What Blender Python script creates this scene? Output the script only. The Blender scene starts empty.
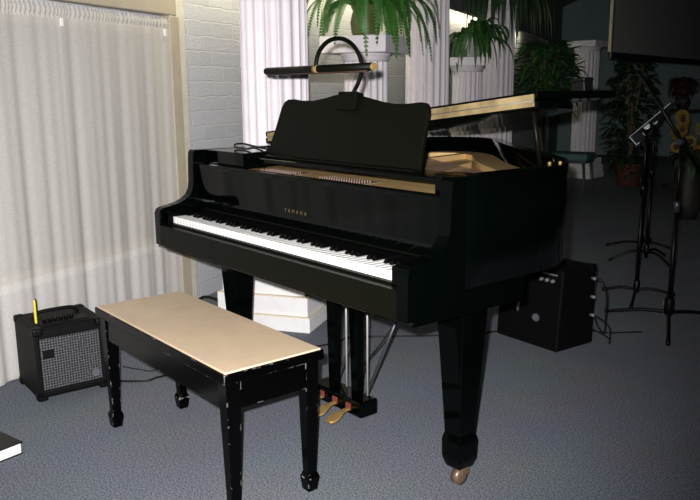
import bpy, bmesh, math, random
from mathutils import Vector, Matrix
random.seed(7)
PI = math.pi
C = bpy.context.scene.collection
def R(a): return math.radians(a)

# ------------------------------------------------------------------ materials
def mat(name, col, rough=.5, metal=0., coat=0., spec=.5, noise=0., nscale=40., bump=0., bscale=200., alpha=None, trans=0., emit=None):
    m = bpy.data.materials.new(name); m.use_nodes = True
    nt = m.node_tree; b = nt.nodes['Principled BSDF']
    b.inputs['Base Color'].default_value = (*col, 1); b.inputs['Roughness'].default_value = rough
    b.inputs['Metallic'].default_value = metal; b.inputs['Coat Weight'].default_value = coat
    b.inputs['Specular IOR Level'].default_value = spec
    b.inputs['Transmission Weight'].default_value = trans
    if emit: b.inputs['Emission Color'].default_value = (*emit[0], 1); b.inputs['Emission Strength'].default_value = emit[1]
    if alpha is not None: b.inputs['Alpha'].default_value = alpha
    tc = nt.nodes.new('ShaderNodeTexCoord')
    if noise:
        n = nt.nodes.new('ShaderNodeTexNoise'); n.inputs['Scale'].default_value = nscale; n.inputs['Detail'].default_value = 4
        nt.links.new(tc.outputs['Object'], n.inputs['Vector'])
        r = nt.nodes.new('ShaderNodeValToRGB')
        r.color_ramp.elements[0].position = .3; r.color_ramp.elements[1].position = .7
        r.color_ramp.elements[0].color = (*[c * (1 - noise) for c in col], 1)
        r.color_ramp.elements[1].color = (*[min(1, c * (1 + noise)) for c in col], 1)
        nt.links.new(n.outputs['Fac'], r.inputs['Fac']); nt.links.new(r.outputs['Color'], b.inputs['Base Color'])
    if bump:
        n2 = nt.nodes.new('ShaderNodeTexNoise'); n2.inputs['Scale'].default_value = bscale; n2.inputs['Detail'].default_value = 3
        nt.links.new(tc.outputs['Object'], n2.inputs['Vector'])
        bp = nt.nodes.new('ShaderNodeBump'); bp.inputs['Strength'].default_value = bump; bp.inputs['Distance'].default_value = .004
        nt.links.new(n2.outputs['Fac'], bp.inputs['Height']); nt.links.new(bp.outputs['Normal'], b.inputs['Normal'])
    return m

M = {}
M['black'] = mat('black_lacquer', (.0004, .0010, .0008), .06, spec=.11, bump=.0)
M['satin'] = mat('black_satin', (.0018, .0024, .0010), .45, spec=.10, bump=.02, bscale=300)
M['white_key'] = mat('white_key', (.82, .82, .80), .25, noise=.03, nscale=30)
M['black_key'] = mat('black_key', (.001, .001, .0012), .25, spec=.15, noise=.1)
M['gold'] = mat('gold_plate', (.60, .41, .18), .34, metal=.15, noise=.1, nscale=15, bump=.05)
M['brass'] = mat('brass', (.36, .235, .085), .35, metal=.5, noise=.12, nscale=60)
M['hinge'] = mat('brass_hinge', (.26, .195, .095), .45, metal=.15, noise=.45, nscale=14)
M['steel'] = mat('steel', (.55, .56, .58), .3, metal=.8, noise=.08, nscale=60)
M['rod'] = mat('pale_rod', (.36, .35, .32), .35, metal=.2, noise=.08)
M['caster'] = mat('dull_caster', (.15, .10, .065), .4, metal=.4, noise=.15)
M['dimsteel'] = mat('dim_steel', (.22, .22, .23), .45, metal=.4, noise=.1)
M['ringgrey'] = mat('ring_grey', (.055, .057, .064), .5, noise=.1)
M['darksteel'] = mat('dark_steel', (.05, .055, .065), .35, metal=.5, noise=.1)
M['standblack'] = mat('stand_black', (.0014, .0014, .0017), .4, spec=.2, noise=.1)
M['standgrey'] = mat('stand_grey', (.17, .20, .235), .35, metal=.3, noise=.1)
M['wire'] = mat('piano_wire', (.16, .105, .085), .5, metal=.1, noise=.1)
M['soundboard'] = mat('soundboard', (.46, .31, .13), .4, noise=.12, nscale=20)
M['felt_red'] = mat('red_felt', (.16, .03, .015), .8, noise=.2)
M['column'] = mat('column_white', (.78, .74, .78), .55, noise=.03, nscale=12, bump=.06, bscale=80)
M['plinth'] = mat('plinth_white', (.80, .80, .80), .7, noise=.04, nscale=20, bump=.1, bscale=150)
M['plinth_edge'] = mat('plinth_cream', (.75, .68, .55), .7, noise=.05)
M['tolex'] = mat('amp_vinyl', (.0016, .0016, .0018), .6, spec=.12, bump=.5, bscale=260, noise=.15)
M['ampplastic'] = mat('amp_corner', (.0022, .0022, .0025), .5, spec=.15, noise=.1, bump=.1)
M['cloth'] = mat('grille_cloth', (.0012, .0012, .0014), .75, spec=.1, bump=.4, bscale=500, noise=.2)
M['emblem'] = mat('grey_emblem', (.13, .145, .16), .3, metal=.3, noise=.15)
M['print'] = mat('pale_print', (.45, .45, .45), .5, noise=.05)
M['lamptube'] = mat('lamp_lens', (.035, .018, .012), .3, noise=.1)
M['cable'] = mat('cable_black', (.004, .004, .004), .5, spec=.3, noise=.1)
M['teal'] = mat('cable_teal', (.02, .20, .17), .5, noise=.1)
M['red'] = mat('cable_red', (.40, .03, .02), .5, noise=.1)
M['yellow'] = mat('yellow_plastic', (.75, .62, .04), .4, noise=.05)
M['paper'] = mat('pages', (.75, .75, .74), .8, noise=.08, nscale=90)
M['cover'] = mat('book_cover', (.003, .003, .0033), .45, spec=.3, bump=.15, noise=.1)
M['beige'] = mat('beige_trim', (.45, .405, .315), .55, noise=.06, nscale=10, bump=.05)
M['whitetrim'] = mat('white_trim', (.62, .60, .53), .6, noise=.06, nscale=20, bump=.1)
M['sill'] = mat('sill_white', (.85, .85, .85), .6, noise=.04)
M['glass'] = mat('night_glass', (.20, .20, .20), .15, noise=.1)
M['ceiling'] = mat('ceiling_grey', (.16, .17, .15), .8, noise=.08, nscale=6)
M['beam'] = mat('dark_beam', (.035, .030, .025), .6, noise=.2, nscale=8)
M['fascia'] = mat('fascia_grey', (.16, .18, .17), .8, noise=.06, nscale=6)
M['far'] = mat('far_wall_teal', (.22, .31, .32), .8, noise=.05, nscale=5, bump=.05)
M['screen'] = mat('screen_grey', (.26, .28, .25), .8, noise=.04, nscale=8)
M['frame_dark'] = mat('screen_border', (.012, .011, .010), .5, noise=.1)
M['frame_pale'] = mat('screen_edge', (.55, .50, .32), .5, noise=.05)
M['seat_teal'] = mat('seat_teal', (.07, .13, .15), .75, noise=.15, nscale=30, bump=.2)
M['chairleg'] = mat('chair_leg', (.06, .08, .08), .4, metal=.3, noise=.1)
M['potgreen'] = mat('pot_green', (.10, .125, .04), .3, noise=.25, nscale=14)
M['potwhite'] = mat('pot_white', (.62, .62, .58), .5, noise=.06)
M['terracotta'] = mat('terracotta', (.17, .06, .03), .8, noise=.15)
M['soil'] = mat('soil', (.03, .02, .015), .9, noise=.3)
M['trunk'] = mat('trunk', (.12, .09, .05), .8, noise=.25)
M['darkred'] = mat('dark_red_petal', (.05, .012, .014), .6, noise=.3)
M['petal'] = mat('yellow_petal', (.26, .165, .02), .6, noise=.2, nscale=20)
M['seed'] = mat('seed_head', (.06, .035, .015), .9, noise=.3)
def leafmat(n, a):
    return mat(n, a, .45, noise=.35, nscale=9)
M['fern'] = leafmat('fern_green', (.042, .155, .022))
M['leaf'] = leafmat('leaf_green', (.035, .11, .025))
M['dleaf'] = leafmat('dark_leaf', (.022, .055, .018))

# leather seat
M['seat'] = mat('tan_vinyl', (.60, .465, .315), .42, noise=.05, nscale=14, bump=.12, bscale=350)

# black paint with chipped white edges
def chipped():
    m = mat('chipped_black_paint', (.0007, .0007, .0008), .2, spec=.10)
    nt = m.node_tree; b = nt.nodes['Principled BSDF']
    tc = nt.nodes.new('ShaderNodeTexCoord'); geo = nt.nodes.new('ShaderNodeNewGeometry')
    bv = nt.nodes.new('ShaderNodeBevel'); bv.samples = 6; bv.inputs['Radius'].default_value = .006
    dot = nt.nodes.new('ShaderNodeVectorMath'); dot.operation = 'DOT_PRODUCT'
    nt.links.new(bv.outputs['Normal'], dot.inputs[0]); nt.links.new(geo.outputs['True Normal'], dot.inputs[1])
    lt = nt.nodes.new('ShaderNodeMath'); lt.operation = 'LESS_THAN'; lt.inputs[1].default_value = .93
    nt.links.new(dot.outputs['Value'], lt.inputs[0])
    n = nt.nodes.new('ShaderNodeTexNoise'); n.inputs['Scale'].default_value = 32; n.inputs['Detail'].default_value = 5
    nt.links.new(tc.outputs['Object'], n.inputs['Vector'])
    gt = nt.nodes.new('ShaderNodeMath'); gt.operation = 'GREATER_THAN'; gt.inputs[1].default_value = .588
    nt.links.new(n.outputs['Fac'], gt.inputs[0])
    mu = nt.nodes.new('ShaderNodeMath'); mu.operation = 'MULTIPLY'
    nt.links.new(lt.outputs[0], mu.inputs[0]); nt.links.new(gt.outputs[0], mu.inputs[1])
    mx = nt.nodes.new('ShaderNodeMix'); mx.data_type = 'RGBA'
    mx.inputs['A'].default_value = (.0007, .0007, .0008, 1); mx.inputs['B'].default_value = (.36, .34, .31, 1)
    nt.links.new(mu.outputs[0], mx.inputs['Factor']); nt.links.new(mx.outputs['Result'], b.inputs['Base Color'])
    return m
M['chipped'] = chipped()

def carpet():
    m = mat('blue_grey_carpet', (.11, .13, .18), .95, spec=.1)
    nt = m.node_tree; b = nt.nodes['Principled BSDF']
    tc = nt.nodes.new('ShaderNodeTexCoord')
    n = nt.nodes.new('ShaderNodeTexNoise'); n.inputs['Scale'].default_value = 165; n.inputs['Detail'].default_value = 3
    n.inputs['Roughness'].default_value = .7
    nt.links.new(tc.outputs['Object'], n.inputs['Vector'])
    r = nt.nodes.new('ShaderNodeValToRGB'); e = r.color_ramp.elements
    e[0].position = .38; e[0].color = (.068, .077, .100, 1); e[1].position = .62; e[1].color = (.255, .277, .318, 1)
    nt.links.new(n.outputs['Fac'], r.inputs['Fac'])
    n3 = nt.nodes.new('ShaderNodeTexNoise'); n3.inputs['Scale'].default_value = 3; n3.inputs['Detail'].default_value = 2
    nt.links.new(tc.outputs['Object'], n3.inputs['Vector'])
    mx = nt.nodes.new('ShaderNodeMix'); mx.data_type = 'RGBA'; mx.blend_type = 'MULTIPLY'; mx.inputs['Factor'].default_value = .25
    nt.links.new(r.outputs['Color'], mx.inputs['A']); nt.links.new(n3.outputs['Color'], mx.inputs['B'])
    nt.links.new(mx.outputs['Result'], b.inputs['Base Color'])
    bp = nt.nodes.new('ShaderNodeBump'); bp.inputs['Strength'].default_value = .10; bp.inputs['Distance'].default_value = .001
    nt.links.new(n.outputs['Fac'], bp.inputs['Height']); nt.links.new(bp.outputs['Normal'], b.inputs['Normal'])
    return m
M['carpet'] = carpet()

def brick():
    m = mat('painted_brick', (.5, .5, .5), .7, spec=.3)
    nt = m.node_tree; b = nt.nodes['Principled BSDF']
    tc = nt.nodes.new('ShaderNodeTexCoord'); sp = nt.nodes.new('ShaderNodeSeparateXYZ'); cb = nt.nodes.new('ShaderNodeCombineXYZ')
    nt.links.new(tc.outputs['Object'], sp.inputs[0]); nt.links.new(sp.outputs['X'], cb.inputs['X']); nt.links.new(sp.outputs['Z'], cb.inputs['Y'])
    n0 = nt.nodes.new('ShaderNodeTexNoise'); n0.inputs['Scale'].default_value = 9
    nt.links.new(cb.outputs[0], n0.inputs['Vector'])
    ad = nt.nodes.new('ShaderNodeMix'); ad.data_type = 'RGBA'; ad.blend_type = 'LINEAR_LIGHT'; ad.inputs['Factor'].default_value = .012
    nt.links.new(cb.outputs[0], ad.inputs['A']); nt.links.new(n0.outputs['Color'], ad.inputs['B'])
    t = nt.nodes.new('ShaderNodeTexBrick'); t.inputs['Scale'].default_value = 1
    t.inputs['Brick Width'].default_value = .235; t.inputs['Row Height'].default_value = .085; t.inputs['Mortar Size'].default_value = .005
    t.inputs['Mortar Smooth'].default_value = .4; t.inputs['Bias'].default_value = -.2
    t.inputs['Color1'].default_value = (.50, .52, .57, 1); t.inputs['Color2'].default_value = (.45, .47, .52, 1); t.inputs['Mortar'].default_value = (.58, .59, .62, 1)
    nt.links.new(ad.outputs['Result'], t.inputs['Vector'])
    nt.links.new(t.outputs['Color'], b.inputs['Base Color'])
    n = nt.nodes.new('ShaderNodeTexNoise'); n.inputs['Scale'].default_value = 60; n.inputs['Detail'].default_value = 4
    nt.links.new(cb.outputs[0], n.inputs['Vector'])
    ma = nt.nodes.new('ShaderNodeMath'); ma.operation = 'MULTIPLY_ADD'; ma.inputs[1].default_value = -1.2
    nt.links.new(t.outputs['Fac'], ma.inputs[0]); nt.links.new(n.outputs['Fac'], ma.inputs[2])
    bp = nt.nodes.new('ShaderNodeBump'); bp.inputs['Strength'].default_value = .7; bp.inputs['Distance'].default_value = .006
    nt.links.new(ma.outputs[0], bp.inputs['Height']); nt.links.new(bp.outputs['Normal'], b.inputs['Normal'])
    return m
M['brick'] = brick()

def sheer():
    m = bpy.data.materials.new('sheer_voile'); m.use_nodes = True
    nt = m.node_tree; nt.nodes.clear(); L = nt.links
    out = nt.nodes.new('ShaderNodeOutputMaterial')
    d = nt.nodes.new('ShaderNodeBsdfDiffuse'); tl = nt.nodes.new('ShaderNodeBsdfTranslucent'); tr = nt.nodes.new('ShaderNodeBsdfTransparent')
    tc = nt.nodes.new('ShaderNodeTexCoord')
    n = nt.nodes.new('ShaderNodeTexNoise'); n.inputs['Scale'].default_value = 160; n.inputs['Detail'].default_value = 2
    L.new(tc.outputs['Object'], n.inputs['Vector'])
    r = nt.nodes.new('ShaderNodeValToRGB'); r.color_ramp.elements[0].color = (.74, .715, .665, 1); r.color_ramp.elements[1].color = (.87, .85, .81, 1)
    r.color_ramp.elements[0].position = .3; r.color_ramp.elements[1].position = .7
    L.new(n.outputs['Fac'], r.inputs['Fac']); L.new(r.outputs['Color'], d.inputs['Color']); L.new(r.outputs['Color'], tl.inputs['Color'])
    a = nt.nodes.new('ShaderNodeMixShader'); a.inputs[0].default_value = .2; L.new(d.outputs[0], a.inputs[1]); L.new(tl.outputs[0], a.inputs[2])
    b = nt.nodes.new('ShaderNodeMixShader'); b.inputs[0].default_value = .33; L.new(a.outputs[0], b.inputs[1]); L.new(tr.outputs[0], b.inputs[2])
    L.new(b.outputs[0], out.inputs['Surface'])
    return m
M['sheer'] = sheer()

def metal_grille():
    m = mat('metal_grille', (.1, .1, .1), .4, metal=.2)
    nt = m.node_tree; b = nt.nodes['Principled BSDF']; L = nt.links
    tc = nt.nodes.new('ShaderNodeTexCoord'); sp = nt.nodes.new('ShaderNodeSeparateXYZ'); cb = nt.nodes.new('ShaderNodeCombineXYZ')
    L.new(tc.outputs['Object'], sp.inputs[0]); L.new(sp.outputs['Y'], cb.inputs['X']); L.new(sp.outputs['Z'], cb.inputs['Y'])
    v = nt.nodes.new('ShaderNodeTexVoronoi'); v.voronoi_dimensions = '2D'; v.inputs['Scale'].default_value = 92; v.inputs['Randomness'].default_value = .15
    L.new(cb.outputs[0], v.inputs['Vector'])
    r = nt.nodes.new('ShaderNodeValToRGB'); e = r.color_ramp.elements
    e[0].position = .34; e[0].color = (.003, .003, .004, 1); e[1].position = .46; e[1].color = (.12, .123, .135, 1)
    L.new(v.outputs['Distance'], r.inputs['Fac']); L.new(r.outputs['Color'], b.inputs['Base Color'])
    return m
M['grille'] = metal_grille()

# ------------------------------------------------------------------ mesh builder
class MB:
    def __init__(s): s.v = []; s.f = []; s.sm = []
    def add(s, vs, fs, smooth=False):
        o = len(s.v); s.v += [tuple(v) for v in vs]; s.f += [tuple(i + o for i in f) for f in fs]; s.sm += [smooth] * len(fs); return s
    def box(s, x0, x1, y0, y1, z0, z1):
        vs = [(x, y, z) for z in (z0, z1) for y in (y0, y1) for x in (x0, x1)]
        return s.add(vs, [(0, 2, 3, 1), (4, 5, 7, 6), (0, 1, 5, 4), (2, 6, 7, 3), (0, 4, 6, 2), (1, 3, 7, 5)])
    def frustum(s, cx, cy, z0, z1, a0, b0, a1, b1, dx=0, dy=0):
        vs = [(cx + sx * a0, cy + sy * b0, z0) for sx, sy in ((-1, -1), (1, -1), (1, 1), (-1, 1))] + \
             [(cx + dx + sx * a1, cy + dy + sy * b1, z1) for sx, sy in ((-1, -1), (1, -1), (1, 1), (-1, 1))]
        return s.add(vs, [(3, 2, 1, 0), (4, 5, 6, 7), (0, 1, 5, 4), (1, 2, 6, 5), (2, 3, 7, 6), (3, 0, 4, 7)])
    def prism(s, pts, axis, a, b, smooth=False):
        # pts 2D; axis 'x': pts=(y,z); 'y': pts=(x,z); 'z': pts=(x,y)
        def P(p, w):
            return {'x': (w, p[0], p[1]), 'y': (p[0], w, p[1]), 'z': (p[0], p[1], w)}[axis]
        n = len(pts); vs = [P(p, a) for p in pts] + [P(p, b) for p in pts]
        o = len(s.v); s.v += vs
        s.f += [tuple(o + i for i in range(n))[::-1], tuple(o + n + i for i in range(n))]; s.sm += [False, False]
        for i in range(n):
            j = (i + 1) % n; s.f.append((o + i, o + j, o + n + j, o + n + i)); s.sm.append(smooth)
        return s
    def ring(s, outer, inner, z0, z1, smooth=True):
        n = len(outer); o = len(s.v)
        for L, z in ((outer, z0), (inner, z0), (outer, z1), (inner, z1)): s.v += [(p[0], p[1], z) for p in L]
        for i in range(n - 1):
            j = i + 1
            s.f += [(o + i, o + j, o + 2 * n + j, o + 2 * n + i), (o + n + j, o + n + i, o + 3 * n + i, o + 3 * n + j),
                    (o + 2 * n + i, o + 2 * n + j, o + 3 * n + j, o + 3 * n + i), (o + j, o + i, o + n + i, o + n + j)]
            s.sm += [smooth, smooth, False, False]
        for i in (0, n - 1):
            s.f.append((o + i, o + n + i, o + 3 * n + i, o + 2 * n + i)); s.sm.append(False)
        return s
    def tube(s, pts, r, seg=8, cap=True):
        P = [Vector(p) for p in pts]; n = len(P)
        rs = r if isinstance(r, (list, tuple)) else [r] * n
        o = len(s.v); up = None
        for i, p in enumerate(P):
            t = (P[min(i + 1, n - 1)] - P[max(i - 1, 0)]).normalized()
            if up is None: up = Vector((0, 0, 1)) if abs(t.z) < .9 else Vector((1, 0, 0))
            a = t.cross(up).normalized(); up = a.cross(t).normalized()
            for k in range(seg):
                q = 2 * PI * k / seg; s.v.append(tuple(p + (a * math.cos(q) + up * math.sin(q)) * rs[i]))
        for i in range(n - 1):
            for k in range(seg):
                l = (k + 1) % seg; s.f.append((o + i * seg + k, o + i * seg + l, o + (i + 1) * seg + l, o + (i + 1) * seg + k)); s.sm.append(True)
        if cap:
            s.f.append(tuple(o + k for k in range(seg))[::-1]); s.f.append(tuple(o + (n - 1) * seg + k for k in range(seg))); s.sm += [False, False]
        return s
    def lathe(s, prof, seg=24, c=(0, 0, 0), axis='z', cap=True, smooth=True):
        o = len(s.v); n = len(prof)
        for r, h in prof:
            for k in range(seg):
                q = 2 * PI * k / seg; x, y = r * math.cos(q), r * math.sin(q)
                p = {'z': (x, y, h), 'x': (h, x, y), 'y': (y, h, x)}[axis]
                s.v.append((c[0] + p[0], c[1] + p[1], c[2] + p[2]))
        for i in range(n - 1):
            for k in range(seg):
                l = (k + 1) % seg; s.f.append((o + i * seg + k, o + i * seg + l, o + (i + 1) * seg + l, o + (i + 1) * seg + k)); s.sm.append(smooth)
        if cap:
            s.f.append(tuple(o + k for k in range(seg))[::-1]); s.f.append(tuple(o + (n - 1) * seg + k for k in range(seg))); s.sm += [False, False]
        return s
    def rot(s, mtx, start=0):
        s.v[start:] = [tuple(mtx @ Vector(v)) for v in s.v[start:]]; return s
    def build(s, name, m, parent=None, bevel=0, bseg=2, label=None, off=(0, 0, 0)):
        me = bpy.data.meshes.new(name)
        me.from_pydata([(v[0] - off[0], v[1] - off[1], v[2] - off[2]) for v in s.v], [], s.f)
        bm = bmesh.new(); bm.from_mesh(me); bmesh.ops.recalc_face_normals(bm, faces=bm.faces); bm.to_mesh(me); bm.free()
        me.polygons.foreach_set('use_smooth', s.sm)
        me.materials.append(M[m]); o = bpy.data.objects.new(name, me); C.objects.link(o)
        if parent: o.parent = parent
        if bevel:
            b = o.modifiers.new('Bevel', 'BEVEL'); b.width = bevel; b.segments = bseg; b.limit_method = 'ANGLE'; b.angle_limit = R(40)
        if label: o['label'] = label
        return o

def tag(o, label, cat, group=None, kind=None):
    o['label'] = label; o['category'] = cat
    if group: o['group'] = group
    if kind: o['kind'] = kind
    return o
def thing(name, label, cat, loc=(0, 0, 0), rz=0, group=None):
    o = bpy.data.objects.new(name, None); C.objects.link(o); o.location = loc; o.rotation_euler = (0, 0, rz); o.empty_display_size = .1
    return tag(o, label, cat, group)
def struct(o, label=None):
    o['kind'] = 'structure'
    if label: o['label'] = label
    return o
def copy_child(o, parent, loc=None):
    c = o.copy(); C.objects.link(c); c.parent = parent
    if loc is not None: c.location = loc
    return c
def bez(pts, n=8):
    """smooth curve through points (Catmull-Rom)"""
    P = [Vector(p) for p in pts]; P = [P[0] * 2 - P[1]] + P + [P[-1] * 2 - P[-2]]; out = []
    for i in range(1, len(P) - 2):
        for k in range(n):
            t = k / n; a, b, c, d = P[i - 1:i + 3]
            out.append(.5 * ((2 * b) + (c - a) * t + (2 * a - 5 * b + 4 * c - d) * t * t + (3 * b - a - 3 * c + d) * t ** 3))
    out.append(P[-2]); return out

# ------------------------------------------------------------------ camera
cd = bpy.data.cameras.new('camera'); cam = bpy.data.objects.new('camera', cd); C.objects.link(cam)
CAM = Vector((2.862, -1.340, 1.209))
right = Vector((0.6342398, 0.7730917, -0.0083152)); up = Vector((-0.1485941, 0.1324463, 0.9799887)); back = Vector((0.7587224, -0.6203122, 0.1988796))
cam.matrix_world = Matrix(((right.x, up.x, back.x, CAM.x), (right.y, up.y, back.y, CAM.y), (right.z, up.z, back.z, CAM.z), (0, 0, 0, 1)))
cd.sensor_width = 36; cd.lens = 780.17 / 700 * 36; cd.clip_end = 100; cd.clip_start = .05
bpy.context.scene.camera = cam

# wall frame: s = distance from the curtain line into the room, t = along the wall
WZ = R(27); wd = Vector((-math.sin(WZ), math.cos(WZ), 0)); wn = Vector((math.cos(WZ), math.sin(WZ), 0)); WC = -.60545
def W(s, t, z=0): return wn * (s + WC) + wd * t + Vector((0, 0, z))
def wall_obj(mb, name, m, parent=None, **k):
    """mesh written in wall coordinates: x = t along the wall, y = -s, z up"""
    o = mb.build(name, m, parent, **k)
    if parent is None:
        o.matrix_world = Matrix(((wd.x, -wn.x, 0, W(0, 0).x), (wd.y, -wn.y, 0, W(0, 0).y), (0, 0, 1, 0), (0, 0, 0, 1)))
    return o
def wall_empty(name, label, cat, t, s, z=0, group=None):
    p = W(s, t, z); return thing(name, label, cat, p, math.atan2(wd.y, wd.x), group)   # local x = along wall, local y = -s

# ------------------------------------------------------------------ room
fl = MB().add([(-14, -5, 0), (9, -5, 0), (9, 17, 0), (-14, 17, 0)], [(0, 1, 2, 3)]).build('floor', 'carpet'); struct(fl)
WS = -.10                      # wall face
b = MB()                       # brick wall with the window opening t -1.6..1.05, z .40..1.57
for (t0, t1, z0, z1) in ((-4, -1.6, 0, 3), (-1.6, 1.05, 0, .40), (-1.6, 1.05, 1.57, 3), (1.05, 13.2, 0, 3)):
    b.box(t0, t1, -WS, -WS + .2, z0, z1)
struct(wall_obj(b, 'wall_left', 'brick'))
b = MB().box(13.0, 13.2, -9.5, .10, 0, 6)
struct(wall_obj(b, 'wall_back', 'far'))
b = MB().box(12.0, 13.0, -.12, .10, 0, 3.2)                      # dark return beside the cove
struct(wall_obj(b, 'wall_return', 'fascia'))
b = MB().add([(-4, .12, 2.62), (13.2, .12, 2.62), (13.2, -9.5, 6.6), (-4, -9.5, 6.6), (-4, .12, 2.72), (13.2, .12, 2.72), (13.2, -9.5, 6.7), (-4, -9.5, 6.7)],
             [(0, 1, 2, 3), (4, 7, 6, 5), (0, 4, 5, 1), (1, 5, 6, 2), (2, 6, 7, 3), (3, 7, 4, 0)])
struct(wall_obj(b, 'ceiling', 'ceiling'))
for i, t in enumerate((8.6,)):
    b = MB().add([(t, .1, 2.42), (t + .18, .1, 2.42), (t + .18, -9.5, 6.40), (t, -9.5, 6.40), (t, .1, 2.64), (t + .18, .1, 2.64), (t + .18, -9.5, 6.62), (t, -9.5, 6.62)],
                 [(0, 1, 2, 3), (4, 7, 6, 5), (0, 4, 5, 1), (1, 5, 6, 2), (2, 6, 7, 3), (3, 7, 4, 0)])
    struct(wall_obj(b, 'ceiling_beam', 'beam'))
b = MB().box(.3, 12.0, -.22, -.18, 2.02, 2.66)
struct(wall_obj(b, 'trim_1', 'fascia'), 'grey cove board hanging in front of the brick wall')
# window
wf = wall_empty('window_1', '', 'window', 0, 0); del wf['label']; del wf['category']; struct(wf)
m = MB(); m.box(-1.6, 1.05, .10, .16, 1.51, 1.57); m.box(-1.6, 1.05, .10, .16, .40, .45); m.box(1.0, 1.05, .10, .16, .40, 1.57); m.box(-1.6, -1.55, .10, .16, .40, 1.57); m.box(-.28, -.24, .10, .16, .40, 1.57)
m.build('window_frame', 'beige', wf, bevel=.004)
MB().box(-1.58, 1.03, .14, .15, .42, 1.55).build('window_pane', 'glass', wf)
MB().box(-1.7, .99, .085, .12, .372, .412).build('window_sill', 'sill', wf, bevel=.006)
struct(wall_obj(MB().box(-1.7, 1.10, .03, .10, 1.612, 1.80), 'trim_2', 'beige', bevel=.006), 'beige header board over the curtained window')
struct(wall_obj(MB().box(1.034, 1.118, .03, .10, 0, 1.612), 'trim_3', 'beige', bevel=.006), 'beige upright window casing')
struct(wall_obj(MB().box(1.142, 1.215, .06, .10, 0, 3.0), 'trim_4', 'whitetrim', bevel=.008), 'narrow white strip between casing and brick')

# ------------------------------------------------------------------ curtain
cur = wall_empty('sheer_curtain', 'white sheer gathered curtain hanging over the window beside the piano', 'curtain', 0, 0)
def fold(t, z):
    a = 0
    for k, (fr, am, ph) in enumerate(((7.1, .012, .3), (12.3, .011, 1.7), (19.7, .006, .9), (31.0, .004, 2.2))):
        a += am * math.sin(fr * 2 * PI * t * .5 + ph + .35 * math.sin(z * 1.3 + k))
    lo = max(0., min(1., (1.5 - z) / 1.4))
    return a * (.20 + .28 * lo) + .045 + .004 * math.sin(t * 2.3 + z)
def sheet(t0, t1, zs, nt, fn):
    mb = MB(); vs = []; nz = len(zs)
    for i in range(nt + 1):
        t = t0 + (t1 - t0) * i / nt
        for z in zs: vs.append((t, fn(t, z), z(t) if callable(z) else z))
    fs = [(i * nz + j, (i + 1) * nz + j, (i + 1) * nz + j + 1, i * nz + j + 1) for i in range(nt) for j in range(nz - 1)]
    return mb.add(vs, fs, True)
zs = [.012 + (1.542 - .012) * j / 28 for j in range(29)]
sheet(-1.6, .262, zs, 360, lambda t, z: fold(t, z)).build('curtain_panel', 'sheer', cur)
sheet(.238, 1.028, zs, 230, lambda t, z: fold(t, z) - .004).build('curtain_panel', 'sheer', cur)
zh = [1.532, 1.540, 1.549, 1.558, 1.568, 1.578, 1.587, 1.596]
sheet(-1.6, 1.018, zh, 620, lambda t, z: fold(t, 1.5) + .0025 * math.sin(t * 260 + 2 * math.sin(t * 23)) - (.006 if 1.555 < z < 1.580 else 0)).build('curtain_heading', 'sheer', cur)
for t in (.252, .990): MB().box(t - .010, t + .010, .027, .033, 1.500, 1.536).build('curtain_clip', 'sill', cur, bevel=.003)
rod = wall_obj(MB().tube([(-1.65, 0, 1.568), (1.022, 0, 1.568)], .007), 'curtain_rod', 'whitetrim')
rod.matrix_world = rod.matrix_world @ Matrix.Translation((0, .062, 0))
tag(rod, 'slim pale rod threaded through the curtain heading at the window', 'curtain rod')

# ------------------------------------------------------------------ columns
def fluted(r0, r1, z0, z1, nf=18, per=8, nz=8):
    mb = MB(); n = nf * per; vs = []
    for j in range(nz + 1):
        z = z0 + (z1 - z0) * j / nz; r = r0 + (r1 - r0) * j / nz
        for k in range(n):
            u = (k % per) / per
            d = 0 if u < .22 else .10 * r * math.sin(PI * (u - .22) / .78) ** .7
            q = 2 * PI * k / n; vs.append(((r - d) * math.cos(q), (r - d) * math.sin(q), z))
    fs = [(j * n + k, j * n + (k + 1) % n, (j + 1) * n + (k + 1) % n, (j + 1) * n + k) for j in range(nz) for k in range(n)]
    fs += [tuple(range(n))[::-1], tuple(nz * n + k for k in range(n))]
    return mb.add(vs, fs, False)
def column(loc, rz, d, h, wpl, label, cap=True, slab=.085, over=1.2, steps=((.075, 1.0), (.095, .94), (.09, .86))):
    t = thing('fluted_column', label, 'column', loc, rz, 'white fluted display columns')
    z = 0; n = len(steps)
    for i, (hh, k) in enumerate(steps):
        w = wpl / 2 * k
        o = MB().box(-w, w, -w, w, z, z + hh).build('plinth_step', 'plinth', t, bevel=.004)
        MB().box(-w * .995, w * .995, -w * .995, w * .995, z + hh - .001, z + hh + .006).build('plinth_edge', 'plinth_edge', o)
        z += hh + .006
    r = d / 2
    MB().lathe([(r * 1.16, z), (r * 1.2, z + .015), (r * 1.2, z + .03), (r * 1.08, z + .045), (r * 1.03, z + .06)], 40).build('base_molding', 'column', t)
    z += .06
    fluted(r, r * .97, z, h - (slab + .05 if cap else 0), nf=18).build('shaft', 'column', t)
    if cap:
        zt = h - slab
        MB().lathe([(r * .98, zt - .055), (r * 1.05, zt - .04), (r * 1.05, zt - .025), (r * 1.12, zt - .012), (r * 1.15, zt)], 40).build('capital_ring', 'column', t)
        w = r * over
        MB().box(-w, w, -w, w, zt, h).build('capital_slab', 'column', t, bevel=.006)
    return t
def at(px, D):
    """point on the floor at distance D in the direction whose horizontal angle is given by px"""
    v = right * ((px - 350) / 780.17) - back + up * (100 / 780.17); v.z = 0; v.normalize(); p = CAM + v * D; p.z = 0; return p
WR = WZ
def low(px, D): return at(px, D)
P1 = Vector((-.598, .993, 0))
column(P1, R(33), .352, 2.35, .54, 'tall white fluted column on stepped plinth directly behind the piano', cap=False)
column(at(426.3, 6.7), WR, .365, 2.35, .5, 'tall white fluted column just right of the hanging fern', cap=False)
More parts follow.
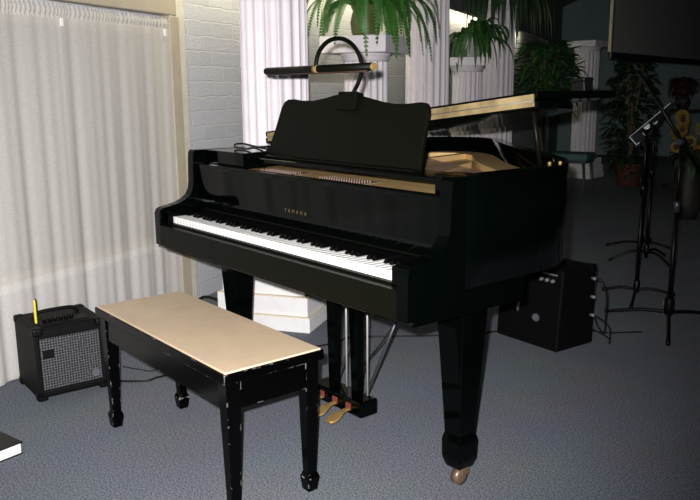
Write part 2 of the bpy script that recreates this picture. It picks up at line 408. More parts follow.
column(at(495.5, 9.0), WR, .36, 2.16, .5, 'tall white column with dark drooping plant on its top', cap=True, slab=.05, over=1.05)
pS1 = at(366, 5.6); hS1 = 1.577
column(pS1, WR, .312, hS1, .48, 'short white column carrying the green fern pot', slab=.112, over=1.55)
pS2 = at(465.5, 7.8); hS2 = 1.52
column(pS2, R(42), .29, hS2, .42, 'short white column carrying the lance-leaved plant in a white pot', slab=.08, over=1.12)
column(at(582.5, 11.5), R(9), .335, 1.86, .46, 'lone short white column with bare slab top by the far chair', slab=.085, over=1.24)

# ------------------------------------------------------------------ plants
def leaf_strip(mb, path, w, smooth=True, droop=0):
    """flat tapered leaf along a path"""
    P = [Vector(p) for p in path]; n = len(P); o = []
    for i, p in enumerate(P):
        t = (P[min(i + 1, n - 1)] - P[max(i - 1, 0)]).normalized(); a = t.cross(Vector((0, 0, 1)))
        if a.length < 1e-3: a = Vector((1, 0, 0))
        a.normalize(); nn = a.cross(t)
        u = i / (n - 1); ww = w * max(.04, math.sin(PI * min(1, .12 + .88 * u)) ** .75)
        o += [p - a * ww + nn * ww * .35, p, p + a * ww + nn * ww * .35]
    fs = []
    for i in range(n - 1): fs += [(3 * i, 3 * i + 1, 3 * i + 4, 3 * i + 3), (3 * i + 1, 3 * i + 2, 3 * i + 5, 3 * i + 4)]
    mb.add(o, fs, smooth)
def arc(base, az, out, rise, drop, n=9, tw=0):
    pts = []
    for i in range(n):
        u = i / (n - 1); r = out * (1 - (1 - u) ** 1.6); z = rise * math.sin(PI * min(1, u * 1.1) * .55) * (1 - u * .25) - drop * u ** 2.2
        a = az + tw * u; pts.append((base[0] + r * math.cos(a), base[1] + r * math.sin(a), base[2] + z))
    return pts
def fern_frond(mb, path, w, az):
    ref = Vector((-math.sin(az), math.cos(az), 0))
    P = [Vector(p) for p in bez(path, 6)]; n = len(P)
    for i in range(1, n):
        t = (P[i] - P[i - 1]); L = t.length; t.normalize(); a = (ref - t * ref.dot(t)).normalized(); u = i / n; ww = w * (math.sin(PI * min(1, .15 + .85 * u)) ** .6 + .05); nn = a.cross(t)
        for s in (-1, 1):
            d = (a * s + t * .3 - Vector((0, 0, .15))).normalized()
            p = P[i - 1]; q = p + d * ww; wdt = t * L * .78
            mb.add([p - wdt * .6, p + wdt * .6, q + wdt * .25 + nn * .004, q - wdt * .25], [(0, 1, 2, 3)], True)
    mb.tube(P, [.003 * (1 - i / n) + .0012 for i in range(n)], 4)
def pot(mb, r0, r1, h, lip=.01):
    return mb.lathe([(r0, 0), (r1, h * .92), (r1 + lip, h * .93), (r1 + lip, h), (r1 - .01, h), (r1 - .015, h * .9)], 28)
def lim(out, az, p):
    d = Vector((math.cos(az), math.sin(az), 0)); c = -d.dot(wn); s0 = wn.dot(p) - WC + .04
    if c > .05: out = min(out, max(.08, s0 / c))
    if d.dot(wd) > .75: out = min(out, .40)
    return out
# fern on short column
f = thing('potted_fern', 'bright green fern in a green glazed pot on the short column', 'plant', pS1 + Vector((0, 0, hS1)), 0)
MB().lathe([(.075, 0), (.098, .03), (.106, .10), (.09, .17), (.086, .178), (.098, .195), (.098, .215), (.084, .215), (.084, .18)], 32).build('pot', 'potgreen', f)
MB().lathe([(.005, .165), (.082, .175), (.005, .192)], 20).build('soil', 'soil', f)
mb = MB(); rr = random.Random(3)
camaz = math.atan2(right.y, right.x)
for k in range(66):
    if k % 2: az = camaz + rr.gauss(0, .75) + (PI if rr.random() < .28 else 0)
    else: az = rr.uniform(0, 2 * PI)
    side = math.cos(az - camaz)
    out = rr.uniform(.22, .56) * (.95 if side > 0 else 1.0); drop = rr.uniform(.22, .52) * (1 if side > -.2 else .8)
    out = lim(out, az, pS1); fern_frond(mb, arc((.04 * math.cos(az), .04 * math.sin(az), .19), az, out, rr.uniform(.14, .34), drop, 8, rr.uniform(-.25, .25)), rr.uniform(.030, .044), az)
mb.build('fronds', 'fern', f)
# lance leaved plant on second short column
f = thing('potted_plant', 'green plant with long lance leaves in a white pot on short column', 'plant', pS2 + Vector((0, 0, hS2)), 0)
MB().lathe([(.125, 0), (.130, .15), (.138, .155), (.138, .18), (.125, .18), (.12, .15)], 28).build('pot', 'potwhite', f)
MB().lathe([(.005, .14), (.118, .15), (.005, .165)], 20).build('soil', 'soil', f)
mb = MB()
for k in range(84):
    az = rr.uniform(0, 2 * PI)
    sd_ = math.cos(az - camaz)
    leaf_strip(mb, arc((.03 * math.cos(az) + .03 * right.x, .03 * math.sin(az) + .03 * right.y, .17), az, rr.uniform(.12, .30 + .16 * max(0, sd_)), rr.uniform(.06, .32 if sd_ > -.3 else .16), rr.uniform(.12, .46), 10, rr.uniform(-.3, .3)), rr.uniform(.024, .042))
mb.build('leaves', 'leaf', f)
# dark plant on the third tall column
pc = at(495.5, 9.0)
f = thing('potted_plant', 'dark drooping plant on top of the third tall column', 'plant', pc + Vector((0, 0, 2.16)), 0)
MB().lathe([(.10, 0), (.14, .2), (.145, .22), (.13, .22), (.12, .18)], 24).build('pot', 'terracotta', f)
mb = MB()
for k in range(170):
    az = rr.uniform(0, 2 * PI)
    leaf_strip(mb, arc((.03 * math.cos(az), .03 * math.sin(az), .2), az, lim(rr.uniform(.2, .60), az, pc), rr.uniform(.15, .45), rr.uniform(.35, .85), 9, rr.uniform(-.2, .2)), rr.uniform(.022, .042))
mb.build('leaves', 'dleaf', f)
def bushy(name, label, loc, h0, h1, rad, nl, m, ph=.3, pr=.17, potm='terracotta', lw=.03, ll=.14, seed=1):
    g = random.Random(seed); t = thing(name, label, 'plant', loc, g.uniform(0, 6))
    pot(MB(), pr * .75, pr, ph).build('pot', potm, t)
    MB().lathe([(.005, ph * .8), (pr * .92, ph * .85), (.005, ph * .9)], 16).build('soil', 'soil', t)
    tr = MB(); lv = MB()
    for q in range(4):
        tr.tube(bez([(.02 * math.cos(q), .02 * math.sin(q), ph * .85), (.05 * math.cos(q * 1.9), .05 * math.sin(q * 1.9), (ph + h1) / 2), (rad * .4 * math.cos(q * 1.6), rad * .4 * math.sin(q * 1.6), h1 - .1)], 5), [.016] * 6 + [.012] * 5, 6)
    tr.build('trunk', 'trunk', t)
    for k in range(nl):
        u = g.random(); z = h0 + (h1 - h0) * u; rmax = rad * (math.sin(PI * (.12 + .80 * u)) ** .6)
        a = g.uniform(0, 2 * PI); r = rmax * math.sqrt(g.random()); p = Vector((r * math.cos(a), r * math.sin(a), z))
        az = a + g.uniform(-1, 1); d = g.uniform(-.9, .3); L = ll * g.uniform(.7, 1.3)
        pts = [p + Vector((math.cos(az), math.sin(az), d * i / 3)) * L * i / 3 for i in range(4)]
        leaf_strip(lv, pts, lw * g.uniform(.7, 1.2))
    lv.build('leaves', m, t); return t
bushy('potted_tree', 'bushy dark green potted tree behind the raised piano lid', at(541, 9.8), .95, 1.78, .40, 620, 'leaf', seed=5, potm='potwhite')
bushy('potted_tree', 'slender dark ficus in reddish pot under the projection screen', at(630, 10.6), .18, 1.62, .30, 640, 'dleaf', ph=.28, seed=8, lw=.03, ll=.13)
# yellow flowers
ft = thing('flower_arrangement', 'yellow flowers in a dark floor vase behind the microphone stand', 'flowers', at(691, 8.0), 0)
MB().lathe([(.09, 0), (.13, .15), (.10, .38), (.07, .46), (.085, .5), (.07, .5), (.06, .44)], 24).build('vase', 'beam', ft)
mb = MB(); gs = random.Random(11); heads = []
for k in range(11):
    a = gs.uniform(0, 2 * PI); r = gs.uniform(.05, .2); z = gs.uniform(.62, .98); heads.append((r * math.cos(a), r * math.sin(a), z))
    mb.tube(bez([(.02 * math.cos(a), .02 * math.sin(a), .42), (r * .5 * math.cos(a), r * .5 * math.sin(a), .6), heads[-1]], 4), .004, 5)
for k in range(26):
    a = gs.uniform(0, 2 * PI); leaf_strip(mb, arc((0, 0, .5), a, gs.uniform(.1, .24), gs.uniform(.1, .3), gs.uniform(.05, .25), 6), .028)
mb.build('stems', 'dleaf', ft)
for h in heads:
    d = (CAM - (ft.location + Vector(h))); d.z = .6; d.normalize(); d = (d + Vector((gs.uniform(-.5, .5), gs.uniform(-.5, .5), gs.uniform(-.2, .3)))).normalized()
    q = d.to_track_quat('Z', 'Y').to_matrix(); pm = MB(); rad_ = gs.uniform(.055, .085)
    for k in range(14):
        a = 2 * PI * k / 14; e = Vector((math.cos(a), math.sin(a), 0)); s_ = Vector((-math.sin(a), math.cos(a), 0))
        pts = [e * .02, e * .06 * rad_ / .07 + s_ * .013 + Vector((0, 0, .012)), e * rad_ + Vector((0, 0, .004)), e * .06 * rad_ / .07 - s_ * .013 + Vector((0, 0, .012))]
        pm.add([Vector(h) + q @ p for p in pts], [(0, 1, 2, 3)], True)
    fh = pm.build('flower_head', 'petal', ft)
    cm = MB().lathe([(.026, -.004), (.026, .008), (.012, .016)], 10); cm.v = [tuple(Vector(h) + q @ Vector(v)) for v in cm.v]; cm.build('seed_head', 'seed', fh)
# dark red arrangement on a pedestal
pr_ = at(679, 10.6)
pt = thing('pedestal_table', 'dark slim pedestal under the dim red arrangement by the far wall', 'table', pr_, 0)
MB().lathe([(.17, 0), (.17, .03), (.04, .06), (.035, .9), (.05, .93)], 20).build('post', 'beam', pt)
MB().lathe([(.2, .93), (.2, .96)], 24).build('top', 'beam', pt)
ra = thing('flower_arrangement', 'dim dark red flower arrangement hanging below the screen edge', 'flowers', pr_ + Vector((0, 0, .96)), 0)
ra['label'] = 'dim dark red flower arrangement standing below the projection screen'
MB().lathe([(.05, 0), (.09, .1), (.07, .16), (.06, .16)], 18).build('vase', 'beam', ra)
mb = MB()
for k in range(90):
    a = gs.uniform(0, 2 * PI); leaf_strip(mb, arc((0, 0, .14), a, gs.uniform(.05, .2), gs.uniform(.1, .36), gs.uniform(0, .18), 6), .022)
mb.build('petals', 'darkred', ra)

# ------------------------------------------------------------------ projection screen
sl = at(603.5, 8.0); dz = R(-12); sd = Vector((math.sin(dz), math.cos(dz), 0))
best = min((k * .02 for k in range(40, 200)), key=lambda L: abs(350 + 780.17 * ((sl + sd * L - CAM).dot(right) + 0) / -((sl + sd * L - CAM).dot(back)) - 703))
SL = best
ps = thing('projection_screen', 'large grey projection screen with dark border hanging at upper right', 'screen', sl + Vector((0, 0, 1.50)), math.atan2(sd.y, sd.x))
MB().box(.06, SL - .06, -.006, .006, .06, 2.0).build('screen_fabric', 'screen', ps)
m = MB(); m.box(.0, SL, -.012, .012, 0, .06); m.box(SL - .06, SL, -.012, .012, .06, 2.0); m.box(.03, .06, -.012, .012, .06, 2.0); m.build('border', 'frame_dark', ps, bevel=.003)
MB().box(.004, .03, -.014, .014, .0, 2.0).build('edge_strip', 'frame_pale', ps, bevel=.003, label='pale strip along the left edge')
MB().box(-.05, SL + .05, -.06, .06, 2.0, 2.14).build('roller_case', 'frame_dark', ps, bevel=.01)
for xx in (.2, SL - .2):
    m = MB()
    p = sl + sd * xx; s_ = wn.dot(p) - WC; zc = 2.62 + (s_ + .12) * (6.6 - 2.62) / 9.62 - 1.50
    m.tube([(xx, 0, 2.14), (xx, 0, zc + .03)], .006, 6)
    m.build('hanger', 'darksteel', ps)

# ------------------------------------------------------------------ grand piano
PW = 1.455
pn = thing('grand_piano', 'glossy black grand piano with open keyboard and propped lid', 'piano')
outline = []
def op(*p): outline.extend(p)
raw = [(0, .20), (0, .6), (0, 1.0), (0, 1.30), (.02, 1.42), (.08, 1.53), (.18, 1.60), (.30, 1.62), (.42, 1.58), (.53, 1.49), (.65, 1.38), (.78, 1.27), (.92, 1.16), (1.06, 1.06), (1.19, .965), (1.30, .87), (1.385, .765), (1.438, .65), (PW, .53), (PW, .40), (PW, .20)]
outline = [(v.x, v.y) for v in bez([(x, y, 0) for x, y in raw[:4]], 2)[:-1]] + [(v.x, v.y) for v in bez([(x, y, 0) for x, y in raw[3:19]], 5)[:-1]] + [(v.x, v.y) for v in bez([(x, y, 0) for x, y in raw[18:]], 2)]
def offset(L, d):
    out = []; n = len(L)
    for i, p in enumerate(L):
        a = Vector(L[max(i - 1, 0)]); b_ = Vector(L[min(i + 1, n - 1)]); t = (b_ - a).normalized(); nn = Vector((t.y, -t.x)); q = Vector(p) + nn * d; out.append((q.x, q.y))
    return out
inner = offset(outline, .045)
if not (0 < inner[3][0] < .2): inner = offset(outline, -.045)
MB().ring(outline, inner, .675, .986).build('rim', 'black', pn)
# arms
prof = [(.0, .62), (.0, .745), (.006, .760), (.02, .767), (.055, .773), (.09, .781), (.118, .793), (.138, .808), (.150, .830), (.155, .86), (.156, .90), (.158, .95), (.160, .975), (.168, .986), (.215, .9862), (.215, .62)]
for x0 in (-.0006, PW - .0424):
    MB().prism(prof, 'x', x0, x0 + .043).build('arm', 'black', pn)
KX0 = .079; KL = 1.2860; KW = KL / 52
for x0, x1 in ((.042, KX0 - .003), (KX0 + KL + .003, PW - .042)):
    MB().box(x0, x1, .022, .182, .70, .757).build('key_block', 'black', pn, bevel=.004)
MB().box(.042, PW - .042, .0, .03, .62, .70).build('key_slip', 'satin', pn, bevel=.0015)
MB().box(.004, PW - .004, .028, .48, .600, .676).build('keybed', 'black', pn, bevel=.004)
MB().box(.042, PW - .042, .03, .2, .69, .708).build('key_frame', 'satin', pn)
# keys
wk = MB().box(.0007, KW - .0007, .040, .19, .709, .735).build('white_key', 'white_key', pn, bevel=.0012, bseg=1); wk.location.x = KX0
for i in range(1, 52):
    copy_child(wk, pn, (KX0 + i * KW, 0, 0))
bk = MB().frustum(0, .139, .735, .747, .0066, .051, .0052, .047, 0, .003).build('black_key', 'black_key', pn, bevel=.001, bseg=1)
pat = [1, 0, 1, 1, 0, 1, 1]   # A# | C# D# | F# G#  starting at A
first = True
for i in range(51):
    if pat[i % 7]:
        x = KX0 + (i + 1) * KW
        if first: bk.location.x = x; first = False
        else: copy_child(bk, pn, (x, 0, 0))
# fallboard
fb = MB().prism([(.188, .735), (.180, .78), (.172, .915), (.170, .928), (.174, .932), (.196, .932), (.205, .92), (.205, .735)], 'x', .042, PW - .042).build('fallboard', 'black', pn, bevel=.003)
MB().box(.055, PW - .055, .176, .188, .748, .754).build('fallboard_rail', 'satin', pn, bevel=.003)
tcu = bpy.data.curves.new('lettering', 'FONT'); tcu.body = 'YAMAHA'; tcu.size = .0195; tcu.space_character = 2.0; tcu.extrude = .0004; tcu.align_x = 'CENTER'
to = bpy.data.objects.new('lettering', tcu); C.objects.link(to)
dg = bpy.context.evaluated_depsgraph_get(); tme = bpy.data.meshes.new_from_object(to.evaluated_get(dg)); bpy.data.objects.remove(to)
M['goldpaint'] = mat('gold_paint', (.10, .075, .035), .5, metal=.2, noise=.1)
tme.materials.clear(); tme.materials.append(M['goldpaint'])
lt = bpy.data.objects.new('lettering', tme); C.objects.link(lt); lt.parent = fb; lt.location = (.715, .1764, .804); lt.rotation_euler = (R(86.6), 0, 0)
# cast plate, soundboard, strings
def inset_poly(L): return [p for p in L]
MB().prism(offset(inner, 0) , 'z', .885, .890).build('soundboard', 'soundboard', pn)
pl = MB().box(.19, 1.40, .225, .335, .86, .920)
pl.box(.05, 1.40, .335, .62, .86, .914)
treb = [(PW - .05, .60), (PW - .075, .68), (1.33, .78), (1.25, .86), (1.10, .975), (.95, 1.08), (.81, 1.18), (.68, 1.29), (.57, 1.39), (.47, 1.48), (.36, 1.54), (.25, 1.56), (.14, 1.51), (.07, 1.40), (.05, 1.25), (.05, .62)]
trin = [(PW - .13, .60), (PW - .15, .64), (1.25, .71), (1.15, .79), (1.02, .89), (.88, .99), (.74, 1.09), (.61, 1.2), (.50, 1.31), (.40, 1.41), (.32, 1.45), (.25, 1.46), (.18, 1.42), (.13, 1.34), (.11, 1.22), (.11, .62)]
pl.ring(treb, trin, .880, .915, smooth=False)
for (a, c) in (((.45, .62), (.30, 1.47)), ((.86, .62), (.62, 1.14)), ((1.16, .62), (1.02, .88))):
    a = Vector((*a, 0)); c = Vector((*c, 0)); d = (c - a).normalized(); n_ = Vector((-d.y, d.x, 0)) * .018
    pl.add([a - n_ + Vector((0, 0, .878)), a + n_ + Vector((0, 0, .878)), c + n_ + Vector((0, 0, .878)), c - n_ + Vector((0, 0, .878)), a - n_ + Vector((0, 0, .915)), a + n_ + Vector((0, 0, .915)), c + n_ + Vector((0, 0, .915)), c - n_ + Vector((0, 0, .915))],
           [(0, 3, 2, 1), (4, 5, 6, 7), (0, 1, 5, 4), (1, 2, 6, 5), (2, 3, 7, 6), (3, 0, 4, 7)])
pl.build('cast_plate', 'gold', pn, bevel=.003)
st = MB()
for i in range(90):
    u = i / 89; x0 = .09 + 1.28 * u
    yb = 1.42 - .75 * u ** .8; st.tube([(x0, .50, .920), (x0 - .12 * (1 - u), yb, .918)], .0007, 4, False)
o = st.build('strings', 'wire', pn); o['kind'] = 'stuff'
tp = MB()
for sx0, sx1 in ((.40, .60), (.76, .98)):
    n_ = int((sx1 - sx0) / .0125)
    for i in range(n_):
        for j in range(3):
            tp.lathe([(.0024, .920), (.0024, .930)], 6, (sx0 + (sx1 - sx0) * i / n_ + j * .003, .25 + j * .02, 0))
o = tp.build('tuning_pins', 'wire', pn); o['kind'] = 'stuff'
for x0, x1 in ((.40, .60), (.76, .98)): MB().box(x0, x1, .232, .335, .9202, .9215).build('pin_field', 'wire', pn)
dm = MB()
for i in range(60):
    x = .10 + 1.1 * i / 59; dm.box(x - .006, x + .006, .56 + .02 * (1 - i / 59), .60 + .02 * (1 - i / 59), .912, .922)
o = dm.build('dampers', 'black_key', pn, bevel=.001, bseg=1)
pi_ = MB()
for i in range(16):
    u = i / 15; x = 1.02 + .25 * u; y = .84 - .12 * u
    pi_.lathe([(.0035, .914), (.0035, .928)], 6, (x, y, 0))
pi_.build('hitch_pins', 'steel', pn)
# music shelf + desk
MB().box(.045, PW - .045, .262, .41, .949, .966).build('music_shelf', 'black', pn, bevel=.004)
m = MB().prism([(.045, .215), (.33, .215), (.33, .322), (.295, .322), (.295, .45), (.045, .45)], 'z', .925, .985).build('shelf_cheek', 'black', pn, bevel=.003)
MB().box(1.335, PW - .045, .215, .30, .925, .985).build('shelf_cheek', 'black', pn, bevel=.003)
desk = [(.303, 0), (.331, .11), (.344, .19), (.356, .212), (.378, .223), (.417, .2245), (.47, .219), (.54, .2195), (.607, .229), (.66, .240), (.725, .244), (.79, .240), (.85, .229), (.922, .2165), (.98, .2105), (1.04, .2115), (1.095, .2165), (1.120, .214), (1.130, .205), (1.138, .18), (1.140, .13), (1.143, .07), (1.150, 0)]
db = MB().prism(desk, 'y', 0, .016); db.build('music_desk', 'satin', pn, bevel=.003)
dob = pn.children[-1]
for c in pn.children:
    if c.name.startswith('music_desk'): dob = c
dob.location = (0, .335, .967); dob.rotation_euler = (R(-15), 0, 0)
MB().box(.31, 1.15, .305, .345, .966, .974).build('desk_ledge', 'satin', pn, bevel=.003)
# lid
LA = math.atan2(.166, 1.455)
lo = offset([p for p in outline if p[1] > .45], .012 if not (0 < offset(outline, .045)[3][0] < .2) else -.012)
lo = [(p[0], p[1]) for p in lo]
lo = [(.055, .50), (-.012, .56)] + [p for p in lo if p[1] > .60] + [(PW + .018, .60), (PW + .020, .50)]
lid = MB().prism(lo, 'z', .0, .024).build('lid', 'black', pn, bevel=.003); lid.location = (0, 0, .990); lid.rotation_euler = (0, -LA, 0)
fl_pts = [(.0, .50), (PW + .012, .50), (PW + .012, .80), (1.40, .84), (.0, .84)]
flp = MB().prism([(.055, .50), (PW + .020, .50), (PW + .020, .89), (.055, .89)], 'z', .027, .050).build('lid_flap', 'black', lid, bevel=.005)
hg = MB().box(.075, PW + .004, .4965, .4995, .008, .0235); hg.box(.075, PW + .004, .4965, .4995, .0255, .043); hg.build('lid_hinge', 'hinge', lid, label='long brass hinge')
MB().tube([(.075, .498, .0245), (PW + .004, .498, .0245)], .0022, 6).build('hinge_barrel', 'darksteel', lid)
MB().tube([(1.412, .590, .966), (1.405, .550, 1.148)], .008, 8).build('lid_prop', 'satin', pn)
for (x, y) in ((1.39, .66), (1.40, .70)): MB().lathe([(.006, .985), (.006, .990), (.003, .993)], 10, (x, y, 0)).build('lid_catch', 'brass', pn)
# legs
def leg(cx, cy):
    l = MB().frustum(cx, cy, .165, .60, .034, .034, .057, .057).build('leg', 'black', pn, bevel=.004)
    m = MB().frustum(cx, cy, .055, .085, .030, .030, .039, .039); m.frustum(cx, cy, .085, .145, .039, .039, .040, .040); m.frustum(cx, cy, .145, .168, .040, .040, .034, .034); m.build('leg_foot', 'black', l, bevel=.003)
    MB().box(cx - .07, cx + .07, cy - .07, cy + .07, .590, .622).build('leg_plate', 'black', l, bevel=.004)
    q = MB().lathe([(.012, -.014), (.027, -.012), (.027, .012), (.012, .014)], 18, (cx + .012, cy - .012, .027), 'x'); q.build('caster', 'caster', l)
    MB().box(cx - .010, cx + .034, cy - .022, cy + .012, .034, .058)  .build('caster_fork', 'caster', l, bevel=.003)
leg(1.316, .360); leg(.075, .325); leg(.36, 1.36)
# lyre
ly = []
for x in (.622, .757):
    MB().frustum(x, .41, .09, .60, .019, .014, .030, .018).build('lyre_post', 'black', pn, bevel=.003)
MB().box(.535, .832, .362, .445, .046, .105).build('pedal_box', 'black', pn, bevel=.006)
for x in (.605, .685, .765):
    pts = bez([(x, .37, .070), (x, .34, .068), (x, .31, .060), (x, .285, .050), (x, .262, .046)], 4)
    p = MB(); n = len(pts); vs = []
    for i, q in enumerate(pts):
        u = i / (n - 1); w = .009 + .016 * max(0, math.sin(PI * min(1, max(0, (u - .3) / .78)))) ** .8 if u > .3 else .009
        vs += [(q.x - w, q.y, q.z), (q.x + w, q.y, q.z), (q.x + w, q.y, q.z - .009), (q.x - w, q.y, q.z - .009)]
    fs = [(4 * i + a, 4 * i + (a + 1) % 4, 4 * i + 4 + (a + 1) % 4, 4 * i + 4 + a) for i in range(n - 1) for a in range(4)] + [(3, 2, 1, 0), (4 * n - 4, 4 * n - 3, 4 * n - 2, 4 * n - 1)]
    o = p.add(vs, fs, True).build('pedal', 'brass', pn, bevel=.002)
    MB().box(x - .013, x + .013, .358, .364, .062, .088).build('pedal_felt', 'felt_red', o)
for x in (.668, .790):
    MB().tube([(x, .432, .10), (x, .432, .60)], .0036, 8).build('pedal_rod', 'rod', pn)
for x0, x1 in ((.60, .58), (.775, .80)):
    MB().tube([(x0, .44, .10), (x1, .70, .60)], .006, 8).build('lyre_brace', 'darksteel', pn)

# ------------------------------------------------------------------ piano lamp on the desk
la = thing('piano_lamp', 'black piano lamp with brass bands clipped to the music desk top', 'lamp', (.741, .396, 1.20), 0)
def L_(x, y, z): return (x - .741, y - .396, z - 1.20)
cl = MB().box(-.048, .052, -.012, .024, -.056, .008)
cl.rot(Matrix.Rotation(R(-15), 4, 'X')).build('clamp', 'satin', la, bevel=.004)
arcp = [L_(.752, .402, 1.20), L_(.752, .432, 1.245), L_(.752, .445, 1.29)]
for k in range(1, 12):
    a = PI * k / 11; arcp.append(L_(.752, .345 + .098 * math.cos(a), 1.29 + .094 * math.sin(a)))
arcp.append(L_(.752, .247, 1.288))
MB().tube(bez(arcp, 3), .0075, 10).build('gooseneck', 'satin', la)
sh = MB().tube([L_(.455, .25, 1.283), L_(1.032, .25, 1.283)], .0125, 20); s_ = sh.build('lamp_shade', 'satin', la)
MB().tube([L_(.738, .25, 1.283), L_(.762, .25, 1.283)], .0133, 20).build('shade_band', 'brass', s_, label='brass band')
MB().tube([L_(1.032, .25, 1.283), L_(1.040, .25, 1.283)], .0118, 20).build('end_cap', 'brass', s_)
MB().tube([L_(.451, .25, 1.283), L_(.456, .25, 1.283)], .0118, 20).build('end_cap', 'satin', s_)
MB().tube([L_(.48, .25, 1.2718), L_(1.01, .25, 1.2718)], .005, 12).build('lamp_tube', 'lamptube', s_)
# cable of the lamp on the piano top
def cable(name, label, pts, r=.003, m='cable', n=8):
    o = MB().tube(bez(pts, n), r, 8).build(name, m); return tag(o, label, 'cable')
cable('lamp_cable', 'black lamp cable looped on the piano top left of the desk', [(.294, .40, .9895), (.26, .37, .990), (.19, .352, .999), (.12, .345, 1.006), (.075, .338, 1.002), (.085, .33, .992), (.14, .325, .9895), (.20, .315, .990), (.26, .31, .997), (.325, .305, .9895)], .0038)

# ------------------------------------------------------------------ bench
be = thing('piano_bench', 'black wooden piano bench with a tan padded seat and chipped edges', 'bench', (.631, -.164, 0), R(-.1))
bl, bw = .916 / 2, .342 / 2
MB().box(-bl + .006, bl - .006, -bw + .006, bw - .006, .436, .4600).build('seat_cushion', 'seat', be, bevel=.004, bseg=3)
MB().box(-bl, bl, -bw, bw, .425, .4555).build('seat_frame', 'chipped', be, bevel=.003)
ap = MB(); i_ = .018
ap.box(-bl + i_, bl - i_, -bw + i_, -bw + i_ + .02, .340, .426); ap.box(-bl + i_, bl - i_, bw - i_ - .02, bw - i_, .340, .426)
ap.box(-bl + i_, -bl + i_ + .02, -bw + i_, bw - i_, .340, .426); ap.box(bl - i_ - .02, bl - i_, -bw + i_, bw - i_, .340, .426)
ap.build('apron', 'chipped', be, bevel=.002)
for sx in (-1, 1):
    for sy in (-1, 1):
        cx, cy = sx * (bl - .036), sy * (bw - .036)
        l = MB().frustum(cx, cy, .058, .426, .0155, .0155, .0245, .0245).build('leg', 'chipped', be, bevel=.002)
        m = MB().frustum(cx, cy, .0, .045, .017, .017, .0225, .0225); m.frustum(cx, cy, .045, .060, .0225, .0225, .017, .017); m.build('foot', 'chipped', l, bevel=.002)

# ------------------------------------------------------------------ small amplifier by the curtain
am = thing('guitar_amplifier', 'small black amplifier with silver mesh grille by the curtain', 'amplifier', (-.205, -.446, 0), R(-2))
AW, AD, AH = .285, .274, .300       # width along y, depth to -x
MB().prism([(0, .012), (-.012, AH - .006), (-.018, AH), (-AD, AH), (-AD, .012)], 'y', 0, AW).build('cabinet', 'tolex', am, bevel=.006)
gm = MB().box(.0005, .004, .022, AW - .022, .045, AH - .042); g = gm.build('grille', 'grille', am, bevel=.002); g.rotation_euler = (0, R(-2.2), 0)
bz = MB(); bz.box(-.006, .012, .0, .022, .02, AH - .02); bz.box(-.006, .012, AW - .022, AW, .02, AH - .02); bz.box(-.006, .012, .0, AW, .02, .045); bz.box(-.010, .008, .0, AW, AH - .045, AH - .012)
z_ = bz.build('bezel', 'ampplastic', am, bevel=.005); z_.rotation_euler = (0, R(-2.2), 0)
x = MB().box(.004, .0075, .03, .075, .172, .208).build('badge', 'ampplastic', g, bevel=.002)
rg = MB()
for k in range(26):
    a0 = 2 * PI * k / 26
rg.tube([(.0046, AW / 2 + .086 * math.cos(2 * PI * k / 40), .136 + .086 * math.sin(2 * PI * k / 40)) for k in range(41)], .0012, 5, False); rg.build('speaker_ring', 'ringgrey', g)
MB().lathe([(.016, .004), (.016, .0065)], 16, (0, .235, .075), 'x').build('emblem', 'emblem', g, label='small round grey emblem')
for y in (0, AW - .034):
    for z0 in (0, AH - .03):
        for x0 in (-.036, -AD - .004):
            MB().box(x0, x0 + (.044 if x0 > -.1 else .04), y - .004, y + .038, z0, z0 + .036 if z0 == 0 else z0 + .034).build('corner_guard', 'ampplastic', am, bevel=.01, bseg=3)
MB().box(-.115, -.045, .045, AW - .045, AH - .004, AH + .004).build('control_panel', 'ampplastic', am, bevel=.002)
for k in range(6):
    MB().lathe([(.0085, AH + .004), (.0085, AH + .018), (.007, AH + .020)], 14, (-.078, .070 + k * .0215, 0)).build('knob', 'ampplastic', am)
hp = bez([(-.17, .05, AH), (-.17, .07, AH + .022), (-.17, AW / 2, AH + .026), (-.17, AW - .07, AH + .022), (-.17, AW - .05, AH)], 5)
MB().tube(hp, .008, 8).build('handle', 'ampplastic', am)
mk = thing('marker_pen', 'yellow marker with a dark clip standing on the small amplifier', 'pen')
mk.location = Matrix.Translation((-.205, -.446, 0)) @ Matrix.Rotation(R(-2), 4, 'Z') @ Vector((-.078, .036, AH + .004))
MB().box(-.007, .007, -.004, .004, 0, .078).build('barrel', 'yellow', mk, bevel=.003)
MB().frustum(0, 0, .078, .098, .007, .004, .004, .003).build('cap', 'yellow', mk, bevel=.001)
MB().box(-.007, .007, .0042, .0075, .012, .100).build('clip', 'cable', mk, label='dark clip')

# ------------------------------------------------------------------ book on the floor
bo = thing('binder', 'black covered book with white pages lying on carpet near the amplifier', 'book', (.220, -.638, 0), R(0))
bd1 = Vector((.235, -.715, 0)) - Vector((.212, -.640, 0)); ang = math.atan2(-.075, .024)
bo.rotation_euler = (0, 0, R(14))
# local: corner at origin, extends -x (away) and -y
MB().box(-.30, 0, -.24, 0, .0, .004).build('back_cover', 'cover', bo, bevel=.001)
MB().box(-.297, -.004, -.236, -.004, .004, .040).build('page_block', 'paper', bo)
MB().box(-.302, .002, -.242, .002, .040, .0445).build('front_cover', 'cover', bo, bevel=.0015)

